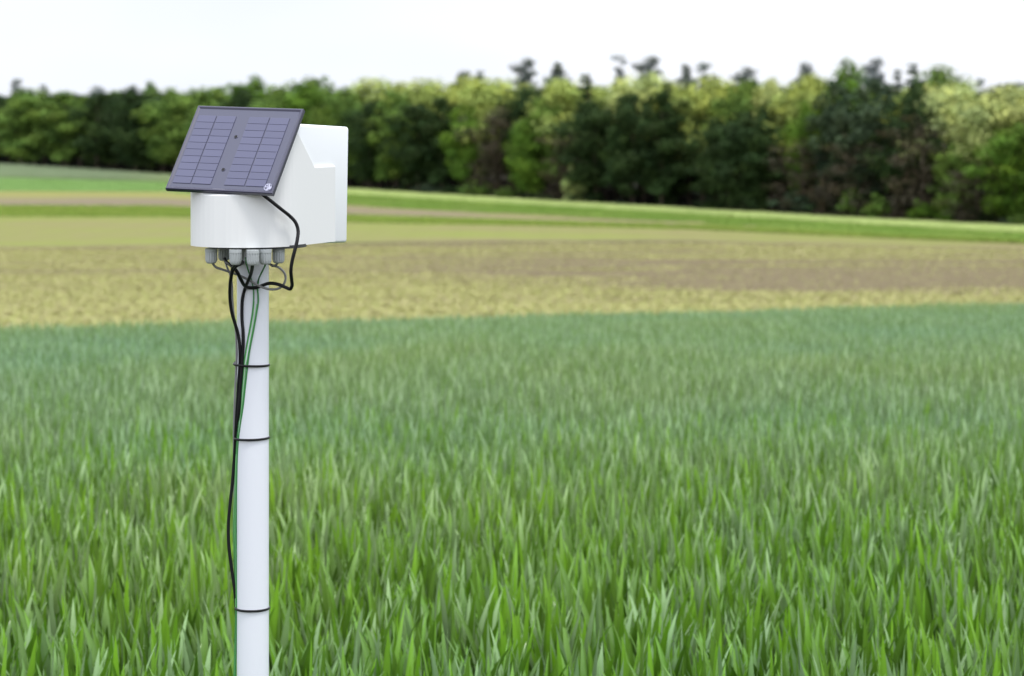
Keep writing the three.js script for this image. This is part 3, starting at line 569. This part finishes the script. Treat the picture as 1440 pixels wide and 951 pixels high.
cable('black cable crossing from the third nut to the loop', M.black, 0.0024, [[331, 366, 3.895], [330.5, 372, 3.90], [327, 377, 3.915], [325.5, 384, 3.93], [324.8, 395, 3.945]]);
const gx = [[0, 0], [2.2, 0], [4.4, 0]];
cable('dark green wire from between the nuts', M.green, 0.00115, [[345, 362, 3.94], [346, 370, 3.94], [349.5, 382, 3.95], [353.5, 394], [356.2, 407], [356.6, 420], [355.2, 437], [351.5, 460], [347, 484], [344, 503], [343, 513], [340.5, 545], [338, 575], [335.3, 600], [333.4, 617], [331.6, 650, 3.997], [329.8, 700, 4.0], [328.9, 740, 4.0], [329.6, 790, 4.0], [331, 830, 4.0], [331.4, 857, 4.0], [330.4, 905, 4.0], [328.8, 960, 4.0]], 'wire');
cable('dark green wire from the right-hand front nut', M.green, 0.0014, [[373.5, 366, 3.905], [373.3, 371, 3.91], [370, 379, 3.93], [366, 387, 3.945], [363, 396], [362, 406], [362.8, 415], [363, 424], [361, 438], [357.8, 456], [354, 476], [350.5, 494], [348, 513], [345, 540], [341.2, 575], [337.5, 600], [335.4, 617], [333.6, 650, 3.99], [332.3, 700, 3.994], [331.8, 740, 3.995], [332.1, 790, 3.995], [332.8, 857, 3.994], [331.8, 905, 3.997], [330.4, 960, 4.0]], 'wire');
cable('thin lighter green wire added as a highlight in the middle of the bundle', M.greenHighlight, 0.0009, [[361.3, 428], [359.2, 442], [355.6, 462], [351.2, 484], [347.6, 505], [345.9, 513], [342.9, 545], [339.4, 580], [336.2, 605], [334.5, 617], [332.7, 650, 3.992], [331.2, 700, 3.995], [330.4, 740, 3.996], [331, 790, 3.996], [332.2, 857, 3.995], [331.2, 905, 3.997], [329.7, 960, 4.0]], 'wire');
cable('thin lighter green wire added as a highlight on the left of the bundle', M.greenHighlight, 0.0008, [[357.2, 424], [356, 440], [352.6, 460], [348, 484], [345.2, 503], [343.9, 513], [341.2, 550], [338, 585], [334.2, 610], [332.6, 630, 3.994], [330.4, 680, 3.997], [328.2, 735, 4.0], [328.9, 780, 4.0], [330.6, 825, 4.0], [331.2, 857, 3.999]], 'wire');
cable('grey cable sweeping from the left nut across the pole and back', M.grey, 0.0019, [[297.5, 362, 3.93], [298.5, 369, 3.93], [303, 375.5, 3.935], [312, 379, 3.94], [323, 382.5, 3.945], [334, 386.5, 3.952], [343, 390.5, 3.957], [351, 394.5, 3.960], [359, 399.5, 3.962], [368, 403.8, 3.962], [378, 406.8, 3.96], [389, 406.6, 3.957], [396.5, 402.8, 3.955], [400.6, 396, 3.952], [401.4, 388.5, 3.95], [397.5, 381, 3.945], [391, 375.8, 3.94], [382, 373, 3.945], [377, 370, 3.95]]);
cable('grey cable bent under the right nut', M.grey, 0.0018, [[391.5, 362, 3.935], [391, 369, 3.935], [387, 373, 3.938], [384, 374.2, 3.94], [380, 372, 3.955]]);
cable('thin grey cable running down behind the black ones', M.grey, 0.0016, [[315.5, 362, 4.0], [316.5, 368, 4.0], [319, 376, 3.985], [323.5, 387, 3.975], [326, 400, 3.975], [326.6, 420, 3.98], [328.4, 442, 3.985], [331.2, 465, 3.985], [332.4, 485, 3.987], [332.4, 505, 3.99], [331.4, 530, 3.995], [330, 560, 3.998], [328.8, 600, 4.004], [328.6, 640, 4.01], [329.5, 700, 4.015]]);
// cable ties round the pole
for (const [y, rr, tilt, off] of [[513.5, 0.0283, 0.035, -0.0022], [617, 0.0278, -0.02, -0.0016], [857, 0.0271, 0.0, -0.0008]]) {
  const ring = new THREE.TorusGeometry(rr, 0.00165, 10, 80).rotateX(Math.PI / 2).scale(1, 1.15, 1);
  const o = obj('cable_tie', ring, M.black, station);
  o.position.set(off, EYE - (y - HORIZON) * 3.99 / F + Y0, 0); o.rotation.z = -tilt;
  const head = obj('tie_head', new RoundedBoxGeometry(0.0055, 0.005, 0.0045, 2, 0.0008), M.black, o); head.position.set(-rr * 0.93, 0, -rr * 0.52); head.rotation.y = 1.0;
}

// solar panel
{
  const PW = 0.1925, PL = 0.1632, T = 0.0072, tilt = Math.atan2(0.0962, 0.1317), roll = -0.034;
  const p = new THREE.Group(); p.name = 'solar_panel'; station.add(p);
  const up = YUP.clone().multiplyScalar(Math.cos(tilt)).addScaledVector(fwd, -Math.sin(tilt));
  const nrm = new THREE.Vector3().crossVectors(rgt, up);
  p.quaternion.setFromRotationMatrix(new THREE.Matrix4().makeBasis(rgt, up, nrm)).multiply(new THREE.Quaternion().setFromAxisAngle(new THREE.Vector3(0, 0, 1), roll));
  p.position.copy(toLocal(at(329.5, 209, 3.9425)));
  const box = (w, h, d, x, y, z, r = 0.0004) => new RoundedBoxGeometry(w, h, d, 2, r).translate(x, y, z);
  obj('backing', box(PW - 0.004, PL - 0.004, T - 0.0016, 0, 0, -T / 2 - 0.0006), M.backing, p);
  // moulded frame: outer rim with a sloped inner edge
  const lip = (w, h, inX, inY) => {
    const o = [[-w / 2, -h / 2], [w / 2, -h / 2], [w / 2, h / 2], [-w / 2, h / 2]], P = [], I = [];
    const ring = (dx, z) => { for (const [x, y] of o) P.push(x - Math.sign(x) * dx, y - Math.sign(y) * dx, z); };
    ring(0, -T); ring(0, -0.0008); ring(0.0010, 0.0004); ring(0.0030, 0.0004); ring(0.0044, -0.0008); ring(0.0056, -0.0014);
    for (let k = 0; k < 5; k++) for (let e = 0; e < 4; e++) { const a = k * 4 + e, b = k * 4 + (e + 1) % 4; I.push(a, b, b + 4, a, b + 4, a + 4); }
    I.push(0, 2, 1, 0, 3, 2);
    const g = new THREE.BufferGeometry(); g.setAttribute('position', new THREE.Float32BufferAttribute(P, 3)); g.setIndex(I);
    return toCreasedNormals(g, 0.3);
  };
  obj('frame', lip(PW, PL), M.frame, p);
  const X = (u) => (u - 0.5) * PW, Yp = (v) => (0.5 - v) * PL;
  const cols = [[0.045, 0.212], [0.224, 0.402], [0.528, 0.715], [0.727, 0.905]], v0 = 0.115, v1 = 0.925, rows = 10, gap = 0.0005;
  const r = mulberry(8);
  const geos = cols.map(([a, b]) => { const w = (b - a) * PW, h = (v1 - v0) / rows * PL - gap; return new RoundedBoxGeometry(w, h, 0.0007, 1, 0.0002); });
  cols.forEach(([a, b], c) => {
    for (let k = 0; k < rows; k++) { const o = obj('solar_cell', geos[c], r() < 0.5 ? M.cell : M.cellB, p); o.position.set(X((a + b) / 2), Yp(v0 + (k + 0.5) * (v1 - v0) / rows), -0.0008); o.rotation.x = (r() - 0.5) * 0.012; o.rotation.y = (r() - 0.5) * 0.008; }
  });
  for (const v of [0.355, 0.745]) {
    const ring = obj('screw_hole', new THREE.TorusGeometry(0.0031, 0.0006, 8, 32), M.backing, p); ring.position.set(X(0.467), Yp(v), -0.0013);
    const h = obj('hole', new THREE.CylinderGeometry(0.0026, 0.0026, 0.0012, 24).rotateX(Math.PI / 2), M.hole, ring);
  }
  // round white emblem printed in the lower right corner
  const cv = document.createElement('canvas'); cv.width = cv.height = 128; const c = cv.getContext('2d');
  c.fillStyle = 'rgb(88,90,122)'; c.fillRect(0, 0, 128, 128);
  c.fillStyle = 'rgb(205,205,228)'; c.beginPath(); c.arc(64, 64, 60, 0, 7); c.fill();
  c.fillStyle = 'rgb(70,71,100)';
  c.beginPath(); c.arc(40, 42, 13, 0, 7); c.fill();
  c.beginPath(); c.moveTo(12, 66); c.quadraticCurveTo(36, 72, 60, 64); c.quadraticCurveTo(56, 106, 38, 104); c.quadraticCurveTo(18, 92, 12, 66); c.fill();
  c.beginPath(); c.moveTo(82, 14); c.quadraticCurveTo(112, 24, 118, 50); c.lineTo(96, 52); c.closePath(); c.fill();
  c.beginPath(); c.moveTo(70, 120); c.quadraticCurveTo(84, 98, 92, 82); c.lineTo(106, 104); c.closePath(); c.fill();
  c.strokeStyle = 'rgb(225,225,240)'; c.lineWidth = 13; c.beginPath(); c.moveTo(70, 8); c.lineTo(100, 96); c.moveTo(114, 64); c.lineTo(56, 116); c.stroke();
  c.strokeStyle = 'rgb(70,71,100)'; c.lineWidth = 6; c.beginPath(); c.moveTo(60, 6); c.lineTo(68, 60); c.stroke();
  const tex = new THREE.CanvasTexture(cv); tex.colorSpace = THREE.SRGBColorSpace;
  const em = obj('emblem', new THREE.CircleGeometry(0.0072, 40), new THREE.MeshPhysicalMaterial({ map: tex, color: 0xb8b8c0, roughness: 0.45, clearcoat: 0.8, clearcoatRoughness: 0.1 }), p);
  em.position.set(X(0.935), Yp(0.925), -0.0008);
  // bracket joining panel and hood
  obj('bracket', new RoundedBoxGeometry(0.09, 0.06, 0.008, 2, 0.001).translate(0, 0.01, -T - 0.0035), M.plate, p);
}

renderer.render(scene, camera);
